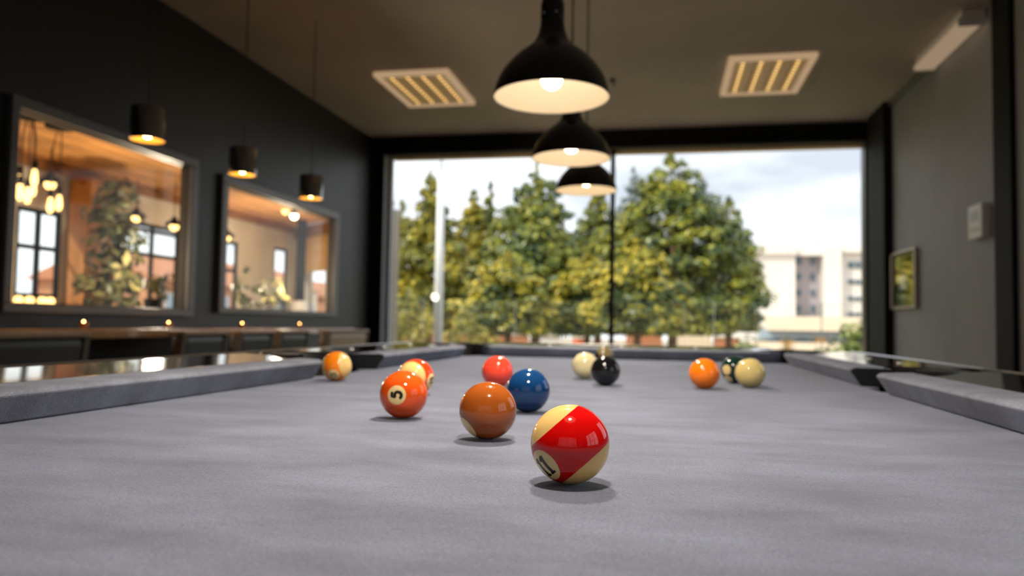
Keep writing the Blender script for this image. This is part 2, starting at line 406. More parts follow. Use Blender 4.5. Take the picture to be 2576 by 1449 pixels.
# the two framed openings to the neighbouring cafe
def inner_window(name, H, d_in, label):
    w = struct(name, label=label)
    a0, a1, z0, z1 = H
    e = d_in
    x0, x1 = XL + .0005, XL + .035
    part('frame_rail', MB().box(x0, x1, a0 - e[0], a1 + e[1], z1, z1 + e[2]), M['frame'], w, .006)
    part('frame_rail', MB().box(x0, x1, a0 - e[0], a1 + e[1], z0 - e[3], z0), M['frame'], w, .006)
    part('frame_stile', MB().box(x0, x1, a0 - e[0], a0, z0, z1), M['frame'], w, .006)
    part('frame_stile', MB().box(x0, x1, a1, a1 + e[1], z0, z1), M['frame'], w, .006)
    l = MB(); l.box(XL - .047, XL, a0, a0 + .006, z0 + .006, z1 - .006).box(XL - .047, XL, a1 - .006, a1, z0 + .006, z1 - .006)
    l.box(XL - .047, XL, a0, a1, z1 - .006, z1).box(XL - .047, XL, a0, a1, z0, z0 + .006)
    part('lining', l, M['lining'], w)
    part('pane', MB().box(XL - .036, XL - .031, a0 + .006, a1 - .006, z0 + .006, z1 - .006), M['pane'], w)
inner_window('window_2', F1, (.045, .07, .055, .045), 'larger grey-framed opening into the cafe')
inner_window('window_3', F2, (.075, .075, .06, .035), 'grey-framed opening nearer the big window')
# windows behind and beside the camera
def plain_window(name, H, horizontal, pos, gl='pane'):
    w = struct(name)
    a0, a1, z0, z1 = H; n = 3
    for k in range(n + 1):
        a = a0 + (a1 - a0) * k / n; a = min(max(a, a0 + .03), a1 - .03)
        bx = MB().box(a - .03, a + .03, pos - .03, pos + .03, z0, z1) if horizontal else MB().box(pos - .03, pos + .03, a - .03, a + .03, z0, z1)
        part('mullion', bx, M['black_steel'], w)
    for k in range(n):
        p0 = a0 + (a1 - a0) * k / n + .06; p1 = a0 + (a1 - a0) * (k + 1) / n - .06
        bx = MB().box(p0, p1, pos - .003, pos + .003, z0, z1) if horizontal else MB().box(pos - .003, pos + .003, p0, p1, z0, z1)
        part('pane', bx, M[gl], w)
plain_window('window_4', BW, True, YB - .05, 'dimming_pane')
plain_window('window_5', RW, False, XR + .05)
plain_window('window_10', RW2, False, XR + .05)

# ================================================================== POOL TABLE (coordinates relative to the cloth)
tab = thing('pool_table', 'pool table with grey cloth and polished black rails in the middle of the room', 'pool table', (0, 0, TZ))
NX, BX, BK, RO = 0.526, 0.543, 0.600, 0.765      # nose, foot, back of cushion; outer edge of rail
YF, YN = 2.60, 0.10                              # far and near nose
SL = (1.372, 1.715); SR = (1.435, 1.625)         # side pocket mouths (left, right)
CY = 2.50; CX0 = -0.462; CX1 = 0.497             # corner mouths
# bed cloth with notches at the pockets
out = [(BX + .03, YN - .03), (BX + .03, SR[0] + .035), (BX + .005, SR[0] + .05), (BX + .005, SR[1] - .05), (BX + .03, SR[1] - .035), (BX + .03, CY + .02), (CX1 + .02, YF + .045),
       (CX0 - .02, YF + .045), (-BX - .03, CY + .02), (-BX - .03, SL[1] - .05), (-BX - .005, SL[1] - .08), (-BX - .005, SL[0] + .08), (-BX - .03, SL[0] + .05), (-BX - .03, YN - .03)]
part('bed_cloth', MB().prism(out, -.04, 0, 'z'), M['cloth'], tab)
# cushions: profile given as (distance out from the nose, height)
prof = [(0.0, .0322), (0.0035, .0362), (.010, .0380), (.040, .0385), (.074, .0382), (.074, .001), (.0205, .001)]
def cushion(fn, t0, t1, b0, b1, name='cushion', plate=0, parent=None):
    """fn(d, t) -> xy; t0/t1 along the nose, b0/b1 along the back edge: mitred ends that lean under"""
    n = len(prof); vs = []
    for e, (tn, tb) in enumerate(((t0, b0), (t1, b1))):
        sgn = 1 if e == 0 else -1
        for d, z in prof:
            t = tn + (tb - tn) * d / .074
            t += (plate or sgn) * 0.012 * (1 - z / .04)
            x, y = fn(d, t); vs.append((x, y, z))
    fs = [(i, (i + 1) % n, (i + 1) % n + n, i + n) for i in range(n)] + [tuple(range(n))[::-1], tuple(range(n, 2 * n))]
    mb = MB(); mb.add(vs, fs)
    if plate: return part(name, mb, M['pocket'], parent, .0004, 'black rubber facing at the pocket jaw')
    return part(name, mb, M['cushion'], tab, .0022)
Lf = lambda d, t: (-NX + .006 - d, t)
Rf = lambda d, t: (NX + d, t)
Ff = lambda d, t: (t, YF + d)
Nf = lambda d, t: (t, YN - d)
cushion(Lf, YN + .12, SL[0], YN + .05, SL[0] + .045)
c_ = cushion(Lf, SL[1], CY, SL[1] - .045, CY + .06)
cushion(Lf, SL[1] - .004, SL[1] - .0005, SL[1] - .049, SL[1] - .0455, 'facing', 1, c_)
cushion(Rf, YN + .12, SR[0], YN + .05, SR[0] + .035)
c_ = cushion(Rf, SR[1], CY, SR[1] - .035, CY + .06)
cushion(Rf, SR[1] - .004, SR[1] - .0005, SR[1] - .039, SR[1] - .0355, 'facing', 1, c_)
cushion(Ff, CX0, CX1, CX0 - .06, CX1 + .05)
cushion(Nf, -.42, .42, -.48, .48)
# rails: polished black with a rounded outer shoulder and a thin silver edge strip
def rail(axis, a0, a1, sgn, off):
    q = [(BK + .003, -.10), (BK + .003, .034), (BK + .006, .0368), (RO - .03, .0440), (RO - .012, .0425), (RO, .031), (RO, -.10)]
    if axis == 'y': pr = [(sgn * p[0], p[1]) for p in q]
    else: pr = [(off + sgn * (p[0] - BK), p[1]) for p in q]
    r = part('rail', MB().prism(pr, a0, a1, axis), M['rail'], tab, .0015)
    e = [(RO + .0005, .020), (RO + .0005, .0315), (RO - .011, .0431), (RO - .006, .0462), (RO + .004, .0440), (RO + .004, .020)]
    pe = [(sgn * p[0], p[1]) for p in e] if axis == 'y' else [(off + sgn * (p[0] - BK), p[1]) for p in e]
    lo_, hi_ = (a0 - (.095 if a0 > 1 else 0), a1 + (.095 if a1 < 2 else 0)) if axis == 'y' else (a0, a1)
    part('edge_strip', MB().prism(pe, lo_, hi_, axis), M['rail_edge'], r, label='silver edge strip')
    for k in range(1, 4):                     # sights let into the rail
        t = a0 + (a1 - a0) * k / 4; rr = (BK + RO) / 2
        c = (sgn * rr, t, .0430) if axis == 'y' else (t, off + sgn * (rr - BK), .0430)
        part('sight', MB().lathe([(0, .0), (.006, .0), (.006, -.004)], 12, c), M['white_plastic'], r, label='round white sight')
rail('y', YN - .16, SL[0] + .07, -1, 0); rail('y', SL[1] - .07, YF + .02, -1, 0)
rail('y', YN - .16, SR[0] + .045, 1, 0); rail('y', SR[1] - .045, YF + .02, 1, 0)
rail('x', -.53, .53, 1, YF + .071); rail('x', -.53, .53, -1, YN - .071)
# pockets: black liner cup with a raised back
def pocket(cx, cy, ang, r, half):
    mb = MB(); seg = 18; pi_ = []
    for ring, (rad, z) in enumerate(((r, -.16), (r, .041), (r + .012, .044), (r + .045, .040), (r + .045, -.06))):
        for k in range(seg + 1):
            a = ang - half + 2 * half * k / seg
            pi_.append((cx + rad * math.cos(a), cy + rad * math.sin(a), z))
    n = seg + 1; fs = [(q * n + k, q * n + k + 1, (q + 1) * n + k + 1, (q + 1) * n + k) for q in range(4) for k in range(seg)]
    mb.add(pi_, fs, True)
    mb.lathe([(0, -.16), (r, -.16)], 18, (cx, cy, 0))
    return part('pocket', mb, M['pocket'], tab, label='black pocket liner')
pocket(-.625, (SL[0] + SL[1]) / 2, math.pi, .075, R(100)); pocket(.612, (SR[0] + SR[1]) / 2, 0, .062, R(100))
pocket(-.575, 2.625, R(135), .072, R(120)); pocket(.572, 2.625, R(45), .066, R(120))
pocket(-.575, YN - .02, R(225), .07, R(120)); pocket(.575, YN - .02, R(-45), .07, R(120))
bd = MB().box(-.70, .70, YN - .10, YF + .13, -.26, -.101)
part('apron', bd, M['body'], tab, .01)
part('slate', MB().box(-.55, .55, YN, YF + .03, -.10, -.041), M['body'], tab)
for sx in (-1, 1):
    for y in (YN + .15, YF - .15):
        part('leg', MB().lathe([(0, -.26), (.075, -.26), (.07, -.40), (.05, -.70), (.055, -.76), (.06, -TZ), (0, -TZ)], 20, (sx * .5, y, 0)), M['body'], tab)

# ================================================================== BALLS
BR = 0.028575
CREAM = (0.80, 0.52, 0.18)
def ball_mat(name, col, stripe=None, half=0.59, cap=CREAM):
    m = bpy.data.materials.new(name)
    nt, b = nodes_of(m)
    b.inputs['Roughness'].default_value = 0.045
    b.inputs['Specular IOR Level'].default_value = 0.55
    b.inputs['Coat Weight'].default_value = 0.0
    b.inputs['Base Color'].default_value = (*col, 1)
    if stripe:
        tc = nt.nodes.new('ShaderNodeTexCoord'); sp = nt.nodes.new('ShaderNodeSeparateXYZ')
        ab = nt.nodes.new('ShaderNodeMath'); ab.operation = 'ABSOLUTE'
        lt = nt.nodes.new('ShaderNodeMath'); lt.operation = 'LESS_THAN'; lt.inputs[1].default_value = half * BR
        mxr = nt.nodes.new('ShaderNodeMixRGB'); mxr.inputs['Color1'].default_value = (*cap, 1); mxr.inputs['Color2'].default_value = (*stripe, 1)
        nt.links.new(tc.outputs['Object'], sp.inputs[0]); nt.links.new(sp.outputs['Z'], ab.inputs[0]); nt.links.new(ab.outputs[0], lt.inputs[0])
        nt.links.new(lt.outputs[0], mxr.inputs['Fac']); nt.links.new(mxr.outputs['Color'], b.inputs['Base Color'])
    return m
ball_me = MB().sphere((0, 0, 0), BR, 64, 40).mesh('ball')
M['spot'] = ball_mat('cream_spot', (0.82, 0.61, 0.27))
M['ink'] = mat('black_ink', (0.008, 0.008, 0.008), 0.12)
def view_frame(P):
    v = (P - CAM).normalized(); r = RT - v * RT.dot(v); r.normalize(); u = r.cross(v); return r, u, v
def img_dir(P, a, bb, front=1):
    """unit vector on a ball that shows at (a right, bb up) of its outline in the photograph"""
    r, u, v = view_frame(P); c = math.sqrt(max(0, 1 - a * a - bb * bb))
    return (r * a + u * bb - v * c * front).normalized()
def spot_mesh(n, ang, seg=36, rings=6):
    """disc on the unit ball round direction n"""
    t = n.orthogonal().normalized(); s = n.cross(t); vs = [n * BR * 1.0025]; fs = []
    for i in range(1, rings + 1):
        th = ang * i / rings
        for k in range(seg):
            a = 2 * math.pi * k / seg
            vs.append((n * math.cos(th) + (t * math.cos(a) + s * math.sin(a)) * math.sin(th)) * BR * (1.0025 if i < rings else 1.0005))
    for k in range(seg): fs.append((0, 1 + k, 1 + (k + 1) % seg))
    for i in range(rings - 1):
        for k in range(seg):
            p = 1 + i * seg; q = p + seg
            fs.append((p + k, q + k, q + (k + 1) % seg, p + (k + 1) % seg))
    mb = MB(); mb.add(vs, fs, True); return mb
GLYPH = {   # strokes as (points, half-width); unit box about 1 high
    '1': [([(-.16, .28), (-.04, .40), (.04, .48)], .085), ([(.04, .49), (.04, -.48)], .105), ([(-.13, -.45), (.21, -.45)], .06)],
    '5': [([(.26, .42), (-.17, .42)], .125), ([(-.17, .47), (-.21, .04)], .085), ([(-.20, .07), (-.05, .15), (.12, .13), (.24, .02), (.28, -.13), (.24, -.30), (.11, -.42), (-.05, -.45), (-.20, -.39), (-.26, -.28)], .14)],
    '3': [([(-.22, .36), (-.08, .46), (.10, .45), (.22, .32), (.18, .14), (.0, .04)], .08), ([(.0, .04), (.18, -.02), (.26, -.18), (.20, -.36), (.04, -.46), (-.14, -.43), (-.25, -.32)], .09)],
}
def glyph_mesh(n, up, text, size, gap):
    """digits laid on the ball round direction n, reading upright along up"""
    up = (up - n * up.dot(n)).normalized(); rt = up.cross(n)
    mb = MB()
    def sp(x, y):
        a = x * size; c = y * size; L = math.hypot(a, c)
        d = n if L < 1e-9 else (n * math.cos(L) + (rt * a + up * c) / L * math.sin(L))
        return d * BR * 1.0042
    for i, ch in enumerate(text):
        ox = (i - (len(text) - 1) / 2) * gap
        for pts, hw in GLYPH[ch]:
            P = []
            for (x0, y0), (x1, y1) in zip(pts[:-1], pts[1:]):
                k = max(1, int(math.hypot(x1 - x0, y1 - y0) / .08))
                P += [(x0 + (x1 - x0) * j / k, y0 + (y1 - y0) * j / k) for j in range(k)]
            P.append(pts[-1]); vs = []; fs = []
            for j, (x, y) in enumerate(P):
                xa, ya = P[max(j - 1, 0)]; xb, yb = P[min(j + 1, len(P) - 1)]
                dx, dy = xb - xa, yb - ya; L = math.hypot(dx, dy) or 1
                nx, ny = -dy / L * hw, dx / L * hw
                vs += [sp(ox + x + nx, y + ny), sp(ox + x, y), sp(ox + x - nx, y - ny)]
            for j in range(len(P) - 1):
                for q in (0, 1): fs.append((3 * j + q, 3 * j + q + 1, 3 * j + 4 + q, 3 * j + 3 + q))
            mb.add(vs, fs, True)
    return mb
def ball(px, py, label, col, stripe=None, axis=None, spots=(), half=.59, cap=CREAM, key=None, xy=None):
    P = atZ(px, py, TZ + BR) if xy is None else Vector((xy[0], xy[1], TZ + BR))
    P.z = TZ + BR + .0002
    ax = img_dir(P, *axis) if axis else Vector((0, 0, 1))
    q = ax.to_track_quat('Z', 'Y')
    o = link('pool_ball', ball_me.copy(), ball_mat('ball_' + key, col, stripe, half, cap))
    tag(o, label, 'ball', 'pool balls on the grey cloth')
    o.location = P; o.rotation_mode = 'QUATERNION'; o.rotation_quaternion = q
    inv = q.inverted()
    for s in spots:
        n = img_dir(P, *s['at']); nl = inv @ n
        if s.get('on_band'): nl.z = 0; nl.normalize()
        part('number_spot', spot_mesh(nl, s.get('r', .42)), M['spot'], o)
        if 'text' in s:
            upd = Vector((0, 0, 1)) if s.get('on_band') else inv @ img_dir(P, *s['up'])
            if s.get('flip'): upd = -upd
            part('number', glyph_mesh(nl, upd, s['text'], s['size'], s.get('gap', .5)), M['ink'], o, label='black printed ' + s['text'])
    return o
ball(1434, 1117.5, 'red-striped cream ball numbered 11, largest and nearest on the cloth', CREAM, (0.62, 0.003, 0.003), (-.645, .764),
     [dict(at=(-.666, -.539), r=.45, text='11', size=.54, gap=.42, on_band=True)], .59, key='red_stripe')
ball(1015.5, 992.5, 'solid red-orange ball with the number 5 on a cream spot', (0.76, 0.088, 0.008), spots=[dict(at=(-.30, -.03), r=.40, text='5', size=.47, up=(-.97, .05))], key='red_orange')
ball(1227.5, 1033, 'solid brown-orange ball beside the blue one, cream spot at lower left', (0.36, 0.085, 0.012), spots=[dict(at=(-.74, -.62), r=.43)], key='brown')
ball(1328.5, 982.5, 'solid dark blue ball behind the brown-orange one', (0.006, 0.045, 0.15), key='blue')
ball(847, 921.5, 'orange-striped cream ball beside the left middle pocket', CREAM, (0.86, 0.22, 0.008), (.92, .16), [dict(at=(-.14, -.58), r=.40, text='13', size=.40, gap=.5, on_band=True, flip=False)], .50, key='orange_stripe')
ball(1251, 935, 'solid coral red ball behind the brown-orange and blue balls', (0.78, 0.06, 0.03), key='coral')
ball(1046, 949, 'cream ball with a red-orange stripe, half hidden by the number 5 ball', CREAM, (0.74, 0.05, 0.008), (-.45, -.02), [dict(at=(.80, -.22), r=.42, text='15', size=.40, gap=.5, on_band=True)], .52, key='red_orange_stripe')
ball(1472, 920, 'plain cream cue ball touching the black ball in view', (0.78, 0.68, 0.38), spots=(), key='cue')
ball(1523, 933, 'solid black ball in front of the cream cue ball', (0.006, 0.006, 0.007), key='black')
ball(1520, 899, 'dark ball with a cream band, tucked behind the black ball', (0.02, 0.016, 0.016), (0.02, 0.016, 0.016), (.1, .75), (), .68, cap=(.24, .19, .08), key='dark')
ball(1772, 940, 'solid bright orange ball right of centre on the cloth', (0.88, 0.20, 0.008), key='orange')
ball(1849, 930, 'dark green ball with two cream spots, half behind the yellowish ball', (0.008, 0.030, 0.024), spots=[dict(at=(-.62, -.02), r=.36), dict(at=(-.50, -.72), r=.34)], key='green')
ball(1887, 938.5, 'cream ball tinged yellow with a dark green rim, beside the dark green ball', (0.66, 0.52, 0.20), (0.010, 0.05, 0.035), (.02, .02), (), .22, cap=(0.66, 0.52, 0.20), key='green_stripe')

# ================================================================== BILLIARD PENDANTS
RS = 0.145
def lamp_proto():
    t = thing('pendant_lamp', '', 'lamp')
    rz = [(0.0, 1.0), (.02, .998), (.10, .985), (.21, .955), (.32, .915), (.41, .865), (.50, .805), (.575, .745), (.66, .665), (.74, .585), (.81, .49), (.875, .405), (.94, .34), (1.0, .295), (1.07, .26), (1.14, .235), (1.25, .212), (1.36, .202)]
    o = [(r * RS, z * RS) for z, r in rz]
    part('shade', MB().lathe(o, 56), M['shade_out'], t)
    li = [((r - .018) * RS, (z + .004) * RS) for z, r in rz[:-5]]
    part('lining', MB().lathe([(RS, 0.0)] + li + [(0, li[-1][1])], 56), M['shade_in'], t, label='white enamel inside of the shade')
    sk = [(.202, 1.36), (.205, 1.40), (.205, 1.62), (.19, 1.70), (.15, 1.735), (0, 1.735)]
    part('socket', MB().lathe([(r * RS, z * RS) for r, z in sk], 32), M['shade_out'], t)
    for a in (R(-65), R(-125)):
        part('screw', MB().sphere((.208 * RS * math.cos(a), .208 * RS * math.sin(a), 1.44 * RS), .0035, 10, 6), M['grey_cap'], t)
    part('cap', MB().lathe([(.175 * RS, 1.735 * RS), (.175 * RS, 2.02 * RS), (.08 * RS, 2.1 * RS), (0, 2.1 * RS)], 24), M['grey_cap'], t)
    part('bulb', MB().sphere((0, 0, .33 * RS), .027, 24, 16), M['bulb'], t)
    return t
LAMPS = [((-.130, 1.80, .682), 'black dome pendant lamp hanging nearest, largest of the row'),
         ((-.188, 2.70, .728), 'black dome pendant lamp, second of the row, under the largest'),
         ((-.211, 3.50, .752), 'black dome pendant lamp, smallest in view, in front of the window'),
         ((-.03, 1.00, .66), 'black dome pendant lamp above the middle of the table, out of view'),
         ((.08, 0.42, .66), 'black dome pendant lamp above the red-striped ball, out of view')]
lp = lamp_proto()
for i, (p, lab) in enumerate(LAMPS):
    o = lp if i == 0 else copy_tree(lp)
    o['label'] = lab; o['group'] = 'black pendants over the pool table'
    o.location = (p[0], p[1], p[2] + TZ)
    zt = ZC - o.location.z
    part('cord', MB().tube([(0, 0, 2.1 * RS), (0, 0, zt - .02)], .0035, 8), M['cable'], o)
    part('ceiling_rose', MB().lathe([(.045, zt), (.045, zt - .022), (.01, zt - .03), (0, zt - .03)], 24), M['shade_out'], o)
    ld = bpy.data.lights.new('pendant_light', 'SPOT'); ld.energy = LAMP_SPOT * (1.05, .95, .9, .72, .12)[i]; ld.color = (1.0, 0.88, 0.74)
    ld.spot_size = R(146 if i < 3 else 132); ld.spot_blend = 0.5 if i < 3 else 0.95; ld.shadow_soft_size = 0.03
    lo = bpy.data.objects.new('pendant_light', ld); COL.objects.link(lo); lo.parent = o; lo.location = (0, 0, .33 * RS - .032)

# ================================================================== SMALL CYLINDER PENDANTS OVER THE COUNTER
def cyl_proto():
    t = thing('cylinder_pendant', '', 'lamp')
    r, h = .0725, .142
    part('shade', MB().lathe([(r, 0), (r, h), (r - .004, h + .004), (.012, h + .004), (.012, h + .02), (0, h + .02)], 40), M['satin_black'], t)
    part('lining', MB().lathe([(r, 0), (r - .004, .001), (r - .004, .09), (0, .09)], 40), M['gold_in'], t, label='gold inside of the shade')
    part('bulb', MB().sphere((0, 0, .030), .022, 16, 12), M['small_bulb'], t)
    return t
cp = cyl_proto()
for i, (p, lab) in enumerate((((-2.10, 2.89, .903), 'black cylinder pendant in front of the larger framed opening'),
                              ((-2.10, 3.665, .903), 'black cylinder pendant, middle of the three along the left wall'),
                              ((-2.05, 4.38, .892), 'black cylinder pendant nearest the big window, last of three'))):
    o = cp if i == 0 else copy_tree(cp)
    o['label'] = lab; o['group'] = 'cylinder pendants over the counter'
    o.location = (p[0], p[1], p[2] + TZ)
    zt = ZC - o.location.z
    part('cord', MB().tube([(0, 0, .162), (0, 0, zt - .002)], .003, 8), M['cable'], o)
    ld = bpy.data.lights.new('cylinder_light', 'SPOT'); ld.energy = 3.0; ld.color = (1.0, 0.66, 0.32)
    ld.spot_size = R(110); ld.spot_blend = 0.5; ld.shadow_soft_size = 0.02
    lo = bpy.data.objects.new('cylinder_light', ld); COL.objects.link(lo); lo.parent = o; lo.location = (0, 0, .004)

# ================================================================== CEILING FITTINGS
def troffer(cx, cy, label, sx=.60, sy=.86):
    t = thing('ceiling_light', label, 'light', (cx, cy, ZC), 0, 'square louvred ceiling lights')
    z0 = -.035
    fw = .045
    for nm, bx in (('frame_bar', (-sx / 2, sx / 2, -sy / 2, -sy / 2 + fw)), ('frame_bar', (-sx / 2, sx / 2, sy / 2 - fw, sy / 2)),
                   ('frame_bar', (-sx / 2, -sx / 2 + fw, -sy / 2 + fw, sy / 2 - fw)), ('frame_bar', (sx / 2 - fw, sx / 2, -sy / 2 + fw, sy / 2 - fw))):
        part(nm, MB().box(*bx, z0, -.001), M['frame_glow'], t, .004)
    part('tray', MB().box(-sx / 2 + fw, sx / 2 - fw, -sy / 2 + fw, sy / 2 - fw, -.006, -.001), M['white_metal'], t)
    iw = sx - 2 * fw; ih = sy - 2 * fw
    for k in range(4):
        x = -iw / 2 + iw * (k + .5) / 4
        part('tube', MB().tube([(x, -ih / 2 + .01, -.016), (x, ih / 2 - .01, -.016)], .009, 10), M['lit_tube'], t)
    for k in range(5):                      # bright parabolic dividers along the tubes
        x = -iw / 2 + iw * k / 4
        x = min(max(x, -iw / 2 + .008), iw / 2 - .008)
        part('divider', MB().prism([(x - .014, -.008), (x, z0 + .002), (x + .014, -.008)], -ih / 2, ih / 2, 'y'), M['louvre'], t)
    for k in range(11):                     # cross blades
        y = -ih / 2 + ih * (k + .5) / 11
        part('blade', MB().prism([(y - .008, -.008), (y, z0 + .004), (y + .008, -.008)], -iw / 2, iw / 2, 'x'), M['louvre'], t)
troffer(-1.762, 5.82, 'square louvred ceiling light left of the pendants')
troffer(0.90, 5.87, 'square louvred ceiling light right of the pendants')
t = thing('batten_light', 'long batten light with a glow added to its unlit cover high on the right wall', 'light', (1.945, 5.26, ZC))
part('housing', MB().box(-.05, .085, -.42, .42, -.05, -.001), M['white_metal'], t, .006)
for y in (-.412, .412): part('end_cap', MB().box(-.066, .082, y - .011, y + .011, -.100, -.051), M['white_plastic'], t, .003)
part('cover', MB().prism([(-.062, -.090), (-.062, -.052), (.078, -.052), (.078, -.080), (.06, -.092), (-.045, -.098)], -.40, .40, 'y'), M['cover_glow'], t, .004, label='pale unlit cover with added warm glow')
part('reflector', MB().prism([(-.085, -.092), (-.05, -.048), (.085, -.048), (.09, -.055), (.09, -.048), (-.05, -.040)], -.40, .40, 'y'), M['white_metal'], t)
hk = atZ(1541, 207, ZC - .02)
t = thing('ceiling_hook', 'small dark hook on the ceiling beside the largest pendant', 'hook', (hk.x, hk.y, ZC))
part('plate', MB().lathe([(0, -.001), (.022, -.001), (.022, -.012), (0, -.014)], 16), M['black_steel'], t)
part('hook', MB().tube([(0, 0, -.012), (0, 0, -.035), (.012, 0, -.05), (.024, 0, -.04), (.022, 0, -.026)], .004, 8), M['black_steel'], t)

# ================================================================== RIGHT WALL ITEMS
t = thing('framed_notice', 'glass-fronted black notice in a champagne frame on the right wall', 'picture', (XR, 6.42, .29 + TZ))
w_, h_ = .61, .46
part('backing', MB().box(-.022, -.001, -w_ / 2 + .03, w_ / 2 - .03, .03, h_ - .03), M['gloss_black'], t)
for bx in ((-w_ / 2, w_ / 2, 0, .018), (-w_ / 2, w_ / 2, h_ - .018, h_)): part('frame_rail', MB().box(-.034, -.001, *bx), M['champagne'], t, .004)
for bx in ((-w_ / 2, -w_ / 2 + .022), (w_ / 2 - .022, w_ / 2)): part('frame_stile', MB().box(-.034, -.001, *bx, .018, h_ - .018), M['champagne'], t, .004)
part('label_sheet', MB().box(-.0235, -.0225, -.08, .10, .15, .27), M['paper'], t, label='pale sheet in the middle')
part('glass', MB().box(-.030, -.027, -w_ / 2 + .028, w_ / 2 - .028, .028, h_ - .028), glass_mat('notice_glass', ior=1.5), t)
t = thing('control_box', 'white wall control box with a pale display on the right wall', 'control panel', (XR, 4.93, .675 + TZ))
part('case', MB().box(-.055, -.001, -.10, .10, 0, .205), M['white_plastic'], t, .008)
part('display', MB().box(-.0575, -.0552, -.055, .055, .105, .17), M['grey_plastic'], t, .001, label='pale grey display')
for y in (-.045, 0, .045): part('button', MB().box(-.060, -.0552, y - .013, y + .013, .045, .07), M['white_plastic'], t, .002)
wd = atX(2557, 566, XR)
t = thing('wall_screw', 'small pale screw head on the right wall beyond the black strip', 'screw', (XR, wd.y, wd.z))
part('head', MB().sphere((-.004, 0, 0), .008, 12, 8, (.6, 1, 1)), M['champagne'], t)

# ================================================================== COUNTER AND CHAIRS ALONG THE LEFT WALL
CT = .063 + TZ
t = thing('bar_counter', 'long glossy wooden counter along the left wall under the framed openings', 'counter', (XL, 4.4, 0))
part('countertop', MB().box(.002, .50, -2.9, 1.48, CT - .045, CT), M['counter'], t, .008)
part('front_panel', MB().box(.12, .15, -2.88, 1.46, .12, CT - .046), M['wall_left'], t)
for y in (-2.5, -1.2, .1, 1.35): part('bracket', MB().box(.02, .115, y - .02, y + .02, .002, CT - .046), M['black_steel'], t, .003)
random.seed(3)
# added tealights imitating specular glints on the counter top
for k, (y, where) in enumerate(((3.28, 'nearest tealight'), (3.95, 'second tealight'), (4.75, 'third tealight'), (5.6, 'farthest tealight'))):
    o = thing('glint_tealight', 'made-up amber glass for a glint on the counter below the framed openings, %s of the four' % where, 'added glint', (XL + .14, y, CT), 0, 'added glints on the counter')
    part('glass', MB().lathe([(0, .0), (.020, .0), (.023, .028), (.021, .028), (.018, .004), (0, .004)], 20), M['amber_glass'], o)
    part('candle', MB().lathe([(0, .0045), (.015, .0045), (.015, .016), (0, .016)], 16), M['white_plastic'], o)
    part('glint_glow', MB().sphere((0, 0, .026), .005, 10, 8, (1, 1, 1.8)), M['glint_glow'], o)

def armchair(label, leather, loc, rz, wid=.50):
    """low armchair facing local -X; the back panel leans at x = 0"""
    t = thing('armchair', label, 'chair', loc, rz, 'armchairs along the counter')
    hw = wid / 2; top = .037 + TZ
    part('seat', MB().box(-.52, -.06, -hw + .05, hw - .05, .40, .50), leather, t, .02)
    pr = [(-.02, .42), (.05, .42), (.10, top - .03), (.095, top), (.03, top), (.02, top - .03)]
    part('backrest', MB().prism(pr, -hw + .035, hw - .035, 'y'), leather, t, .012)
    part('back_cap', MB().box(.018, .108, -hw, hw, top + .0005, top + .022), M['chair_wood'], t, .008, label='walnut top rail')
    for s in (-1, 1):
        y0, y1 = (s * hw - .034, s * hw) if s > 0 else (s * hw, s * hw + .034)
        part('arm', MB().box(-.42, .02, y0, y1, top - .17, top - .135), M['chair_wood'], t, .008)
        part('arm_post', MB().prism([(-.40, .30), (-.36, .30), (-.37, top - .171), (-.41, top - .171)], y0 + .005, y1 - .005, 'y'), M['chair_post'], t)
        part('back_post', MB().prism([(-.01, .30), (.045, .30), (.105, top), (.06, top)], y0 + .003, y1 - .003, 'y'), M['chair_post'], t)
        part('leg', MB().prism([(-.44, .0), (-.41, .0), (-.37, .40), (-.42, .40)], s * hw - .04 if s > 0 else -hw + .005, s * hw - .005 if s > 0 else -hw + .04, 'y'), M['chair_post'], t)
        part('leg', MB().prism([(.05, .0), (.08, .0), (.03, .41), (-.02, .41)], s * hw - .04 if s > 0 else -hw + .005, s * hw - .005 if s > 0 else -hw + .04, 'y'), M['chair_post'], t)
    return t
CHX = -2.15
for i, (y, lab, lea, wd) in enumerate(((2.30, 'dark armchair nearest the camera on the left, with a wide pale top rail', 'leather', .48),
                               (3.31, 'dark armchair under the larger framed opening with its arm showing', 'leather', .38),
                               (3.79, 'dark armchair third along the counter, between the two openings', 'leather', .36),
                               (4.23, 'dark armchair fourth along the counter, next to the tan one', 'leather', .37),
                               (5.05, 'tan leather armchair farthest along the counter, near the window', 'tan_leather', .70))):
    armchair(lab, M[lea], (CHX, y, 0), 0, wd)

# ================================================================== NEIGHBOURING CAFE (seen through the framed openings)
ZF = 1.45 + TZ
CXW = -5.05
E0, E1 = Vector((-5.05, 10.02)), Vector((XL - T - .02, 8.36))
struct('floor_cafe', MB().prism([(XL - T, -1), (XL - T, 8.36), (CXW - .1, 10.1), (CXW - .1, -1)], -.06, 0, 'z'), M['cafe_floor'])
cw = struct('ceiling_cafe', MB().prism([(XL - T, -1), (XL - T, 8.36), (CXW - .1, 10.1), (CXW - .1, -1)], ZF + .02, ZF + .1, 'z'), M['dark_wood'], label='pine plank ceiling of the cafe')
npl = 13
for k in range(npl):
    x1 = XL - T - .005 - (2.06) * k / npl; x0 = x1 - 2.06 / npl + .012
    ye = 8.30 + (XL - T - x1) * .79
    part('plank', MB().box(x0, x1, -.9, ye, ZF, ZF + .0195), M['ceil_wood'], cw)
CW1 = (5.20, 5.68, .27 + TZ, 1.03 + TZ); CW2 = (6.46, 7.34, .16 + TZ, 1.09 + TZ); CW3 = (8.02, 8.50, .15 + TZ, 1.08 + TZ)
CW4 = (atX(688, 700, CXW).y, atX(722, 700, CXW).y, .12 + TZ, 1.12 + TZ)
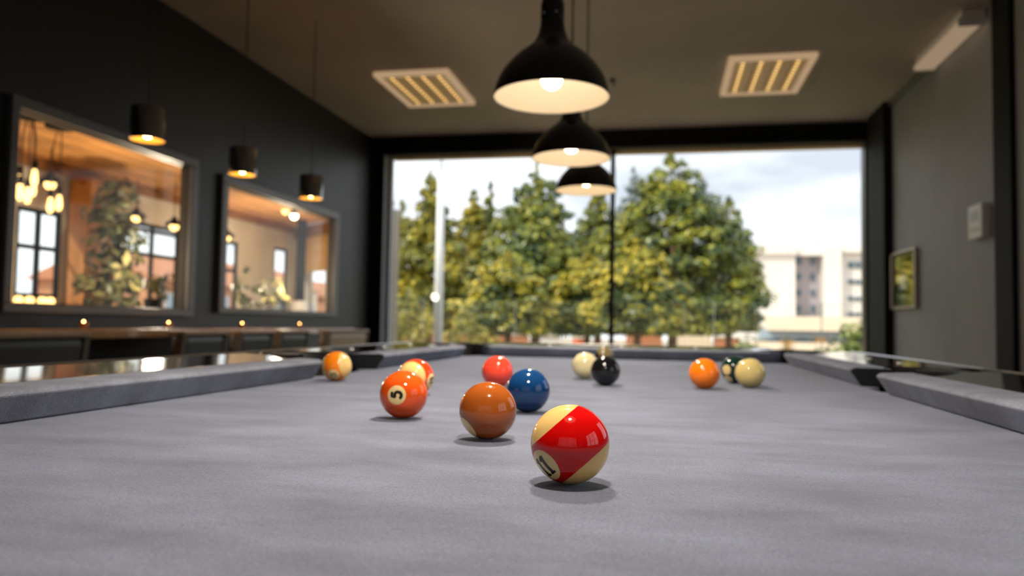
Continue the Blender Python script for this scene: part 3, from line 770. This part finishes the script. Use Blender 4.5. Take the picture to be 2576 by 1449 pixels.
b = MB(); wall_with_holes(b, -1, 10.1, 0, ZF, [CW1, CW2, CW3, CW4], lambda a0, a1, z0, z1: b.box(CXW - .04, CXW, a0, a1, z0, z1))
struct('wall_cafe_left', b, M['cream'], label='cream far wall of the cafe')
struct('wall_cafe_back', MB().box(CXW - .1, XL - T, -1.1, -1, 0, ZF), M['cream'])
# oblique end wall with a blind window
ed = (E1 - E0); el = ed.length; ed.normalize(); rotE = Matrix.Rotation(math.atan2(ed.y, ed.x), 3, 'Z')
we = struct('wall_cafe_end', loc=(E0.x, E0.y, 0), label='end wall of the cafe with the blind window')
we.rotation_euler = (0, 0, math.atan2(ed.y, ed.x))
HB = (.36, 1.50, .10 + TZ, 1.30 + TZ)
b = MB(); wall_with_holes(b, 0, el, 0, ZF, [HB], lambda a0, a1, z0, z1: b.box(a0, a1, 0, .1, z0, z1)); part('wall_panel', b, M['cream'], we)
part('beam', MB().box(0, el, -.06, -.001, ZF - .15, ZF - .002), M['dark_wood'], we)
struct('trim_5', MB().box(XL - T - .06, XL - T - .001, YW + .17, 8.36, 0, ZF), M['wall_left'])
struct('trim_6', MB().box(CXW + .001, CXW + .06, -.9, 9.95, ZF - .09, ZF - .002), M['dark_wood'], label='dark pine beam along the cafe wall')
def cafe_window(name, H, rows, cols):
    w = struct(name)
    a0, a1, z0, z1 = H; x = CXW - .02
    for k in range(cols + 1):
        a = min(max(a0 + (a1 - a0) * k / cols, a0 + .02), a1 - .02)
        part('mullion', MB().box(x - .012, x + .012, a - .022, a + .022, z0, z1), M['black_steel'], w)
    for z in [z0 + .02] + rows + [z1 - .02]:
        part('transom', MB().box(x - .011, x + .011, a0, a1, z - .02, z + .02), M['black_steel'], w)
    part('pane', MB().box(x - .003, x + .003, a0, a1, z0, z1), M['pane'], w)
cafe_window('window_6', CW1, [.70 + TZ], 2)
cafe_window('window_7', CW2, [.77 + TZ, 1.02 + TZ], 2)
cafe_window('window_8', CW3, [.72 + TZ], 1)
cafe_window('window_11', CW4, [], 1)
# window in the end wall with a bamboo blind
w = struct('window_9', loc=(E0.x, E0.y, 0)); w.rotation_euler = we.rotation_euler
for a in (HB[0] + .02, (HB[0] + HB[1]) / 2, HB[1] - .02): part('mullion', MB().box(a - .02, a + .02, .02, .08, HB[2], HB[3]), M['cream'], w)
part('pane', MB().box(HB[0], HB[1], .047, .053, HB[2], HB[3]), M['pane'], w)
bl = thing('roman_blind', 'golden bamboo roman blind, half lowered in the cafe end window', 'blind', (E0.x, E0.y, 0), we.rotation_euler[2])
for k in range(6):
    z1 = HB[3] - .01 - k * .083
    part('slat_panel', MB().prism([(-.012 - .004 * (k % 2), z1 - .081), (-.030, z1 - .078), (-.020, z1), (-.012, z1)], HB[0] - .03, HB[1] + .03, 'x'), M['bamboo'], bl)
part('head_rail', MB().box(HB[0] - .04, HB[1] + .04, -.045, -.006, HB[3] - .008, HB[3] + .03), M['dark_wood'], bl)
# timber post with pale edge trim
t = thing('timber_post', 'orange timber post in front of the cafe far wall', 'post', (CXW + .14, 5.79, 0))
part('post', MB().box(-.09, .09, -.09, .09, 0, ZF - .095), M['post_wood'], t, .008)
part('edge_board', MB().box(-.11, -.05, .095, .135, 0, ZF - .095), M['cream'], t, label='pale edge board')
# cluster pendant with amber filament bulbs
def cluster(name, label, loc, bulbs):
    t = thing(name, label, 'lamp', loc, 0, 'filament bulb clusters in the cafe')
    zt = ZF - loc[2]
    part('ceiling_plate', MB().lathe([(.10, zt - .001), (.10, zt - .03), (0, zt - .035)], 24), M['black_steel'], t)
    for (dx, dy, dz) in bulbs:
        c = part('cord', MB().tube([(dx * .4, dy * .4, zt - .03), (dx, dy, zt - .16), (dx, dy, dz + .125)], .004, 6), M['cable'], t)
        part('socket', MB().lathe([(0, .13), (.018, .13), (.02, .075), (0, .075)], 14, (dx, dy, dz)), M['black_steel'], t)
        part('bulb', MB().lathe([(0, -.035), (.012, -.03), (.020, -.01), (.021, .01), (.016, .05), (.011, .075), (0, .076)], 18, (dx, dy, dz)), M['edison'], t)
    return t
def bulb_offsets(c, pxs):
    return [tuple(atX(px, py, c[0] + (i % 3 - 1) * .07) - Vector(c)) for i, (px, py) in enumerate(pxs)]
c1 = (-3.95, 4.16, .93 + TZ)
cluster('bulb_cluster', 'cluster of glowing amber filament bulbs left of the timber post', c1, bulb_offsets(c1, [(49, 468), (50, 492), (86, 455), (82, 482), (69, 500)]))
c2 = (-3.95, 4.42, .86 + TZ)
cluster('bulb_cluster', 'smaller pair of glowing filament bulbs beside the timber post', c2, bulb_offsets(c2, [(126, 524), (148, 518)]))
for i, (px, py, X, lab) in enumerate(((438, 570, -4.5, 'amber pendant far right in the larger opening'), (343, 548, -4.8, 'amber pendant above the dark-barred cafe window'),
                                  (570, 598, -4.5, 'amber pendant above the narrow cafe window'), (718, 531, -4.3, 'amber ball light under the cafe ceiling'), (740, 543, -4.2, 'white ball light beside the amber one under the cafe ceiling'),
                                  (126, 464, -4.6, 'dim amber pendant behind the filament bulb cluster'))):
    P = atX(px, py, X)
    o = thing('ball_pendant', lab, 'lamp', P, 0, 'small round pendants in the cafe')
    zt = ZF - P.z
    part('bulb', MB().sphere((0, 0, 0), .042, 18, 12), M['edison'] if i != 4 else M['bulb'], o)
    q_ = .085 if i not in (3, 4) else .04
    part('shade', MB().lathe([(q_, .005), (q_ * .94, .03), (.03, .07), (.014, .10), (0, .10)], 24), M['black_steel'], o)
    if zt > .12: part('cord', MB().tube([(0, 0, .1), (0, 0, zt - .001)], .004, 6), M['cable'], o)
for (x, y) in ((-3.6, 2.8), (-3.7, 5.2), (-4.1, 7.9)):  # added point fills without fixtures, brightening the cafe
    ld = bpy.data.lights.new('cafe_fill', 'POINT'); ld.energy = 52; ld.color = (1.0, 0.82, 0.60); ld.shadow_soft_size = .06
    lo = bpy.data.objects.new('cafe_fill', ld); COL.objects.link(lo); lo.location = (x, y, .55 + TZ)
# row of glowing tealight lamps on the cafe window sill
for i, px in enumerate((48, 76, 108, 128)):
    P = atX(px, 722, CXW + .16)
    o = thing('jar_lamp', 'glowing amber jar lamp on the cafe sideboard, %s of the four' % ('leftmost', 'second from left', 'third from left', 'rightmost')[i], 'lamp', (P.x, P.y, .19 + TZ), 0, 'jar lamps on the cafe sideboard')
    part('jar', MB().lathe([(0, 0), (.026, 0), (.034, .03), (.030, .07), (.02, .085), (0, .085)], 20), M['edison'], o)
    part('lid', MB().lathe([(.021, .0855), (.021, .095), (0, .097)], 16), M['black_steel'], o)
t = thing('sideboard', 'dark wooden sideboard under the amber jar lamps in the cafe', 'cabinet', (CXW + .18, 5.33, 0))
part('body', MB().box(-.16, .14, -.32, .32, .08, .13 + TZ), M['dark_wood'], t, .006)
part('top', MB().box(-.17, .16, -.33, .33, .1305 + TZ, .19 + TZ - .001), M['post_wood'], t, .006)
for y in (-.155, .155): part('door', MB().box(.1405, .155, y - .15, y + .15, .12, .10 + TZ), M['post_wood'], t, .004)
for y in (-.28, .28): part('leg', MB().box(-.12, .10, y - .02, y + .02, 0, .079), M['black_steel'], t)

# ------------------------------------------------------------------ foliage
GY = lambda y: -.05 if y < 18 else (-.05 - 3.55 * (y - 18) / 102 if y < 120 else -3.6)      # the ground falls away beyond the fence
def leaf_blob(mb, c, rad, n, size, flat=1.0, jitter=.5, up=.25):
    for _ in range(n):
        z = random.uniform(-.75, 1); a = random.uniform(0, 2 * math.pi); q = math.sqrt(max(0, 1 - z * z))
        d = Vector((q * math.cos(a), q * math.sin(a), z))
        k = random.uniform(.72, 1.0)
        p = Vector(c) + Vector((d.x * rad[0], d.y * rad[1], d.z * rad[2])) * k
        nn = (d + Vector((random.uniform(-1, 1), random.uniform(-1, 1), random.uniform(-1, 1))) * jitter + Vector((0, 0, up))).normalized()
        t = nn.orthogonal().normalized(); t = Matrix.Rotation(random.uniform(0, 6.28), 3, nn) @ t; s = nn.cross(t)
        L = size * random.uniform(.7, 1.3)
        o = len(mb.v)
        mb.v += [tuple(p - t * L), tuple(p + s * L * .45), tuple(p + t * L), tuple(p - s * L * .45)]
        mb.f.append((o, o + 1, o + 2, o + 3)); mb.sm.append(False)
def leafy(name, mb, material, parent):
    me = mb.mesh(name, 0, merge=False)
    return link(name, me, material, parent)

def conifer(px, top, Y, hw_px, label, leaf, base_py=828, lean=0.0, density=1.0, broad=1.75, name='conifer', bough=1.0):
    B = atY(px, base_py, Y); Tp = atY(px, top, Y)
    H = Tp.z
    x0 = B.x; W = hw_px / F_PX * (Y - CAM.y) * 1.32
    zb = max(.35, B.z)
    t = thing(name, label, 'tree', (x0, Y, 0), 0, 'conifers beyond the fence')
    part('trunk', MB().tube([(0, 0, -.9 if Y > 20 else -.05), (.05, 0, H * .4), (0, 0, H * .93)], [.02 * H + .06, .012 * H + .03, .02], 8), M['bark'], t)
    mb = MB(); ch = H - zb
    nb = int((100 + 72 * W * ch / 4) * density)
    for i in range(nb):
        u = random.random() ** .62                       # 0 top .. 1 base
        w = W * (1 - (1 - u) ** broad) * (1.0 if u < .82 else 1 - (u - .82) * 1.1)
        a = random.uniform(0, 2 * math.pi); rr = w * random.uniform(.55, 1.02)
        z = zb + ch * (1 - u)
        br = (.06 + .34 * min(1, w / 1.3)) * random.uniform(.6, 1.45) * bough
        x, y = rr * math.cos(a), rr * math.sin(a) * .62
        leaf_blob(mb, (x, y, z - .1 * br), (br, br * .8, br * .46), int(64 * (br / .4) ** 1.6) + 10, .085 + .03 * random.random(), jitter=.34, up=.45)
        if random.random() < .55: leaf_blob(mb, (x * 1.16, y * 1.16, z + .10), (br * .45, br * .45, br * .4), 14, .07, up=.4)
    for i in range(14):                                   # leader
        z = H - .06 * i * ch / 4; leaf_blob(mb, (0, 0, z), (.03 + .013 * i, .03 + .013 * i, .13), 12, .05)
    for i in range(int(12 * density)):                    # dark heart of the crown
        u = .2 + .7 * i / 12; w = W * (1 - (1 - u) ** broad) * .40
        leaf_blob(mb, (0, 0, zb + ch * (1 - u)), (w, w, ch * .06), 70, .12)
    leafy('crown', mb, M[leaf], t)
    return t
random.seed(21)
conifer(1075, 432, 24, 95, 'tall green conifer at the left behind the pale lamp post', 'leaf_a', broad=1.6)
conifer(1003, 505, 30, 62, 'yellowish conifer at the far left edge of the window', 'leaf_a')
conifer(1186, 478, 28.5, 88, 'olive conifer just right of the pale lamp post', 'leaf_a')
conifer(1228, 452, 33, 52, 'slim spire conifer rising between two broader ones', 'leaf_b', broad=1.35)
conifer(1345, 408, 21.0, 122, 'broad tall conifer behind the second pendant lamp', 'leaf_b', broad=1.9)
conifer(1502, 470, 27.5, 86, 'green conifer behind the smallest pendant lamp and the mullion', 'leaf_b')
conifer(1690, 385, 24.4, 160, 'tallest broad conifer right of the window mullion', 'leaf_b', broad=2.2)
conifer(1832, 500, 28.5, 62, 'rounded conifer at the right end of the row, beside the white building', 'leaf_b', broad=2.6)
conifer(1592, 418, 42, 70, 'blue-grey tree shape standing in for a reflection, far behind the conifers', 'leaf_s', name='ghost_tree')  # tree shape added in place of a reflection in the window glass
conifer(1275, 640, 17.2, 95, 'low olive conifer in front of the spire', 'leaf_a', broad=2.6)
conifer(1475, 640, 18.9, 80, 'low olive conifer left of the mullion', 'leaf_a', broad=2.6)
conifer(1600, 590, 17.2, 85, 'low yellow-green conifer right of the mullion', 'leaf_a', broad=2.6)

def shrub(px, py_top, px0, px1, Y, label, leaf, name='shrub', zb=0.02, density=1.0, group='shrubs outside'):
    c = atY((px0 + px1) / 2, py_top, Y); W = (px1 - px0) / F_PX * Y / 2
    gz = GY(Y) + .05; t = thing(name, label, 'bush', (c.x, Y, 0), 0, group)
    part('stem', MB().tube([(0, 0, -.04 if Y < 20 else -1.5), (.02, 0, c.z * .6)], [.04, .02], 6), M['bark'], t)
    mb = MB(); n = int((26 + W * 22) * density)
    for i in range(n):
        a = random.uniform(0, 6.283); r = W * math.sqrt(random.random()); hh = (c.z - gz) * (1 - .55 * (r / W) ** 2)
        z = gz + zb + max(.15, hh - .2) * random.uniform(.12, 1)
        br = random.uniform(.16, .30)
        leaf_blob(mb, (r * math.cos(a), r * .7 * math.sin(a), z), (br, br, br * .8), 44, .055, up=.35)
    leafy('foliage', mb, M[leaf], t)
    return t
shrub(1040, 720, 985, 1085, 18.5, 'golden-leaved shrub at the far left of the window', 'leaf_y')
shrub(1180, 770, 1120, 1250, 15.8, 'golden shrub right of the pale lamp post', 'leaf_y')
shrub(1880, 838, 1858, 1905, 16.5, 'small round green shrub beside the white building', 'leaf_h')
shrub(2230, 770, 2080, 2330, 13.2, 'dense green hedge shrub at the right end of the window', 'leaf_h', density=1.6)

# indoor fig tree in the cafe
random.seed(5)
P = atX(276, 760, -4.38)
t = thing('potted_fig', 'tall indoor fig tree with brown-green leaves before the cafe wall', 'plant', (P.x, P.y, 0))
part('pot', MB().lathe([(0, 0), (.16, 0), (.21, .36), (.19, .36), (.18, .33), (0, .33)], 24), M['black_steel'], t)
part('trunk', MB().tube([(0, 0, .33), (.03, .02, .9), (-.02, 0, 1.5), (0, 0, 1.95)], [.035, .03, .022, .01], 8), M['bark'], t)
mb = MB()
for i in range(95):
    z = random.uniform(.75, 2.02); q = math.sin((z - .6) / 1.5 * math.pi) * .15 + .08
    a = random.uniform(0, 6.283); r = q * math.sqrt(random.random())
    leaf_blob(mb, (r * math.cos(a), r * math.sin(a), z), (.10, .10, .09), 10, .055, up=.2)
leafy('foliage', mb, M['leaf_i'], t)
for i, (px, py, X, h, lab) in enumerate(((690, 790, -4.3, .32, 'dark leafy pot plant on the cafe sill below the blind'), (620, 792, -4.3, .42, 'yellow-green pot plant behind the second opening'),
                                     (385, 770, -4.7, .22, 'small dark pot plant below the dark-barred window'))):
    P = atX(px, py, X)
    o = thing('pot_plant', lab, 'plant', (P.x, P.y, 0), 0, 'pot plants in the cafe')
    zz = P.z - .05
    part('stand', MB().lathe([(0, 0), (.13, 0), (.03, .03), (.03, zz - .03), (.12, zz - .02), (.12, zz), (0, zz)], 20), M['dark_wood'], o)
    part('pot', MB().lathe([(0, zz + .001), (.07, zz + .001), (.09, zz + .12), (.075, zz + .12), (.07, zz + .10), (0, zz + .10)], 20), M['black_steel'], o)
    mb = MB()
    for k in range(14): leaf_blob(mb, (random.uniform(-.12, .12), random.uniform(-.12, .12), zz + .12 + random.uniform(.02, h)), (.06, .06, .06), 7, .045)
    leafy('foliage', mb, M['leaf_h' if i == 1 else 'leaf_i'], o)
# white stove-like column in the cafe corner
P = atX(753, 790, -4.55)
t = thing('white_pillar_heater', 'pale slim heater column standing in the cafe corner with a dark flue', 'heater', (P.x, P.y, 0))
part('body', MB().lathe([(0, 0), (.11, 0), (.11, .35 + TZ), (.09, .38 + TZ), (0, .38 + TZ)], 24), M['white_plastic'], t)
part('flue', MB().lathe([(.06, .381 + TZ), (.06, ZF - .001)], 20), M['black_steel'], t)

# ================================================================== OUTSIDE
struct('ground', MB().prism([(YW + .17, -4.2), (YW + .17, -.05), (18, -.05), (120, -3.6), (260, -3.6), (260, -4.2)], -120, 160, 'x'), M['ground'], label='dry paved ground outside, falling away beyond the fence')
struct('ground_side', MB().box(-120, CXW - .11, -60, YW + .169, -.25, -.051), M['ground'])
struct('ground_rear', MB().box(CXW - .10, 60, -60, YB - T - .01, -.25, -.051), M['ground'])
struct('ground_right', MB().box(XR + T + .01, 60, YB - T - .009, YW + .169, -.25, -.051), M['ground'])
o = link('lawn_strip', MB().box(-12, 7, 10.5, 20, -.049, -.03).mesh('lawn_strip'), M['lawn']); o['kind'] = 'structure'

# pale lamp post close outside the left pane
Pb = atY(1101, 870, 9.6); Pt = atY(1107, 440, 9.6)
t = thing('lamp_post', 'pale galvanised lamp post standing outside the left window pane', 'lamp post', (Pb.x, 9.6, -.03))
part('base', MB().lathe([(0, 0), (.11, 0), (.11, .03), (.07, .05), (.066, .10)], 20), M['steel_white'], t)
part('pole', MB().tube([(0, 0, .05), (0, 0, 1.3), (0, 0, Pt.z + .05)], [.062, .058, .05], 16), M['steel_white'], t)
part('mast', MB().tube([(0, 0, Pt.z + .05), (0, 0, 4.2)], .014, 10), M['steel_white'], t)
part('lantern', MB().lathe([(0, 4.2), (.10, 4.25), (.12, 4.45), (.03, 4.55), (0, 4.55)], 16), M['grey_cap'], t)

# welded mesh fence
t = thing('mesh_fence', 'pale welded wire mesh fence along the garden in front of the trees', 'fence', (0, 14.6, -.05))
ft = .06 + atY(1600, 762, 14.6).z
xs = [-6.5 + 1.9 * k for k in range(8)]
for x in xs: part('post', MB().box(x - .012, x + .012, -.012, .012, 0, ft + .03), M['wire'], t, .004)
for x0, x1 in zip(xs[:-1], xs[1:]):
    mb = MB(); n = 18
    for k in range(1, n): x = x0 + (x1 - x0) * k / n; mb.box(x - .002, x + .002, -.002, .002, .05, ft)
    for k in range(14): z = .06 + (ft - .07) * k / 13; mb.box(x0 + .026, x1 - .026, -.002, .002, z - .002, z + .002)
    o = part('wire_panel', mb, M['wire'], t, kind='stuff')

# white hospital-like building, 140 m away
YBD = 140.0
def bx(px0, px1, py0, py1, y0, y1, mb=None):
    a = atY(px0, py1, YBD); c = atY(px1, py0, YBD)
    return (mb or MB()).box(a.x, c.x, YBD + y0, YBD + y1, max(a.z, -3.6), c.z)
t = thing('apartment_building', 'white multi-storey building with a grey recessed bay beyond the trees', 'building', (0, 0, 0))
part('wall_block', bx(1870, 2001, 630, 880, 0, 14), M['render_white'], t)
part('recessed_bay', bx(2001, 2072, 642, 880, 2.5, 14), M['grey_panel'], t, label='mauve-grey recessed bay')
part('stair_tower', bx(2072, 2112, 622, 880, -1.5, 14), M['render_white'], t)
part('wall_block', bx(2112, 2330, 634, 880, .5, 14), M['render_white'], t)
part('parapet', bx(1868, 2002, 618, 640, -.8, 13), M['render_white'], t)
part('parapet', bx(2002, 2073, 624, 642, .4, 13), M['render_white'], t)
part('parapet', bx(2112, 2332, 618, 636, -.8, 13), M['render_white'], t)
for (y0, y1) in ((643, 664), (685, 703), (726, 744), (766, 785)):
    for (x0, x1) in ((2004, 2022), (2045, 2058)):
        f = part('window', bx(x0, x1, y0, y1, 2.3, 2.48), M['grey_panel'], t)
        part('pane', bx(x0 + 1.5, x1 - 1.5, y0 + 1.5, y1 - 1.5, 2.2, 2.29), M['far_glass'], f)
for (y0, y1) in ((658, 675), (702, 715), (745, 757), (785, 796)):
    for (x0, x1) in ((2134, 2150), (2152, 2166), (2168, 2182), (2190, 2215), (2225, 2250)):
        f = part('window', bx(x0, x1, y0, y1, .3, .48), M['render_white'], t)
        part('pane', bx(x0 + .8, x1 - .8, y0 + .8, y1 - .8, .2, .29), M['far_glass'], f)
part('canopy', bx(1925, 2160, 800, 830, -6, 0), M['render_cream'], t, label='cream entrance canopy')
part('ground_floor_glazing', bx(1905, 2160, 832, 852, -3, -.1), M['pale_glass'], t)
for (x0, x1) in ((1925, 1957), (1996, 2024), (2086, 2095), (2110, 2130)):
    part('window', bx(x0, x1, 851, 866, -3.4, -3.1), M['far_glass'], t)
part('door', bx(2042, 2066, 849, 868, -3.5, -3.1), M['orange_door'], t, label='orange door')
part('forecourt_wall', bx(1870, 2330, 866, 905, -8, -6.2), M['render_cream'], t)
# kiosk with warm panel and a clipped tree in front
c = atY(1979, 870, 60); t = thing('garden_kiosk', 'small orange and cream kiosk in front of the white building', 'kiosk', (c.x, 60, GY(60)))
part('body', MB().box(-.38, .38, -.4, .4, 0, 1.35), M['render_cream'], t)
part('panel', MB().box(-.16, .12, -.43, -.401, .1, 1.25), M['orange_door'], t, label='orange panel')
part('roof', MB().box(-.42, .42, -.45, .45, 1.351, 1.47), M['orange_door'], t)
random.seed(9)
shrub(1979, 832, 1968, 1992, 50, 'small clipped tree standing above the orange kiosk', 'leaf_i', 'clipped_tree', density=.5)
shrub(2049, 858, 2040, 2062, 50, 'small yellow-green bush in front of the orange door', 'leaf_h', density=.5)

# low garden walls and things between the trunks, far behind the fence
def garden_wall(px0, px1, py_top, Y, m_, label):
    a = atY(px0, py_top, Y); c = atY(px1, py_top, Y)
    t = thing('garden_wall', label, 'wall', ((a.x + c.x) / 2, Y, GY(Y)), 0, 'low garden walls behind the trees'); w_ = (c.x - a.x) / 2
    part('wall_panel', MB().box(-w_, w_, -.1, .1, 0, a.z - GY(Y)), m_, t)
    part('coping', MB().box(-w_ - .04, w_ + .04, -.16, .16, a.z - GY(Y) + .0005, a.z - GY(Y) + .08), M['render_cream'], t)
garden_wall(1345, 1408, 846, 33, M['render_white'], 'low white garden wall under the broad conifer')
garden_wall(1575, 1665, 838, 33, M['clay'], 'low terracotta garden wall right of the mullion')
garden_wall(1690, 1790, 836, 34, M['render_cream'], 'low cream garden wall under the tallest conifer')
garden_wall(1795, 1860, 850, 33, M['clay'], 'low terracotta garden wall at the end of the conifers')
garden_wall(985, 1330, 838, 36, M['clay'], 'long low terracotta garden wall under the left conifers')
c = atY(1457, 868, 30); t = thing('litter_bin', 'orange-red litter bin standing between the tree trunks', 'bin', (c.x, 30, GY(30)))
part('body', MB().lathe([(0, 0), (.22, 0), (.27, .85), (0, .85)], 20), mat('orange_red_plastic', (.65, .10, .03), .5), t)
part('lid', MB().lathe([(.29, .851), (.29, .90), (.12, 1.02), (0, 1.03)], 20), M['render_cream'], t)
# houses beyond the cafe's far windows
def house(x, y, sx, sy, h, m_, label, name='brick_house'):
    t = thing(name, label, 'house', (x, y, -.05), 0, 'houses seen through the cafe windows')
    part('walls', MB().box(-sx / 2, sx / 2, -sy / 2, sy / 2, 0, h), m_, t)
    part('roof', MB().prism([(-sx / 2 - .3, h + .001), (0, h + 1.4), (sx / 2 + .3, h + .001)], -sy / 2 - .3, sy / 2 + .3, 'y'), M['clay'], t)
    for k in range(int(sy // 2)):
        yy = -sy / 2 + 1 + k * 2
        f = part('window', MB().box(sx / 2 + .001, sx / 2 + .08, yy - .45, yy + .45, .9, 2.1), M['render_white'], t)
        part('pane', MB().box(sx / 2 + .081, sx / 2 + .10, yy - .38, yy + .38, .98, 2.02), M['pale_glass'], f)
house(-24, 33, 6, 9, 2.6, M['brick'], 'orange brick house seen through the left cafe window')
house(-26, 44, 6, 8, 3.0, M['render_cream'], 'cream house seen through the dark-barred cafe window')
house(-27, 56, 6, 9, 2.7, M['brick'], 'orange brick house seen through the narrow cafe window')
shrub(0, 800, 560, 600, 30, 'green shrub outside the narrow cafe window', 'leaf_h', density=.6)
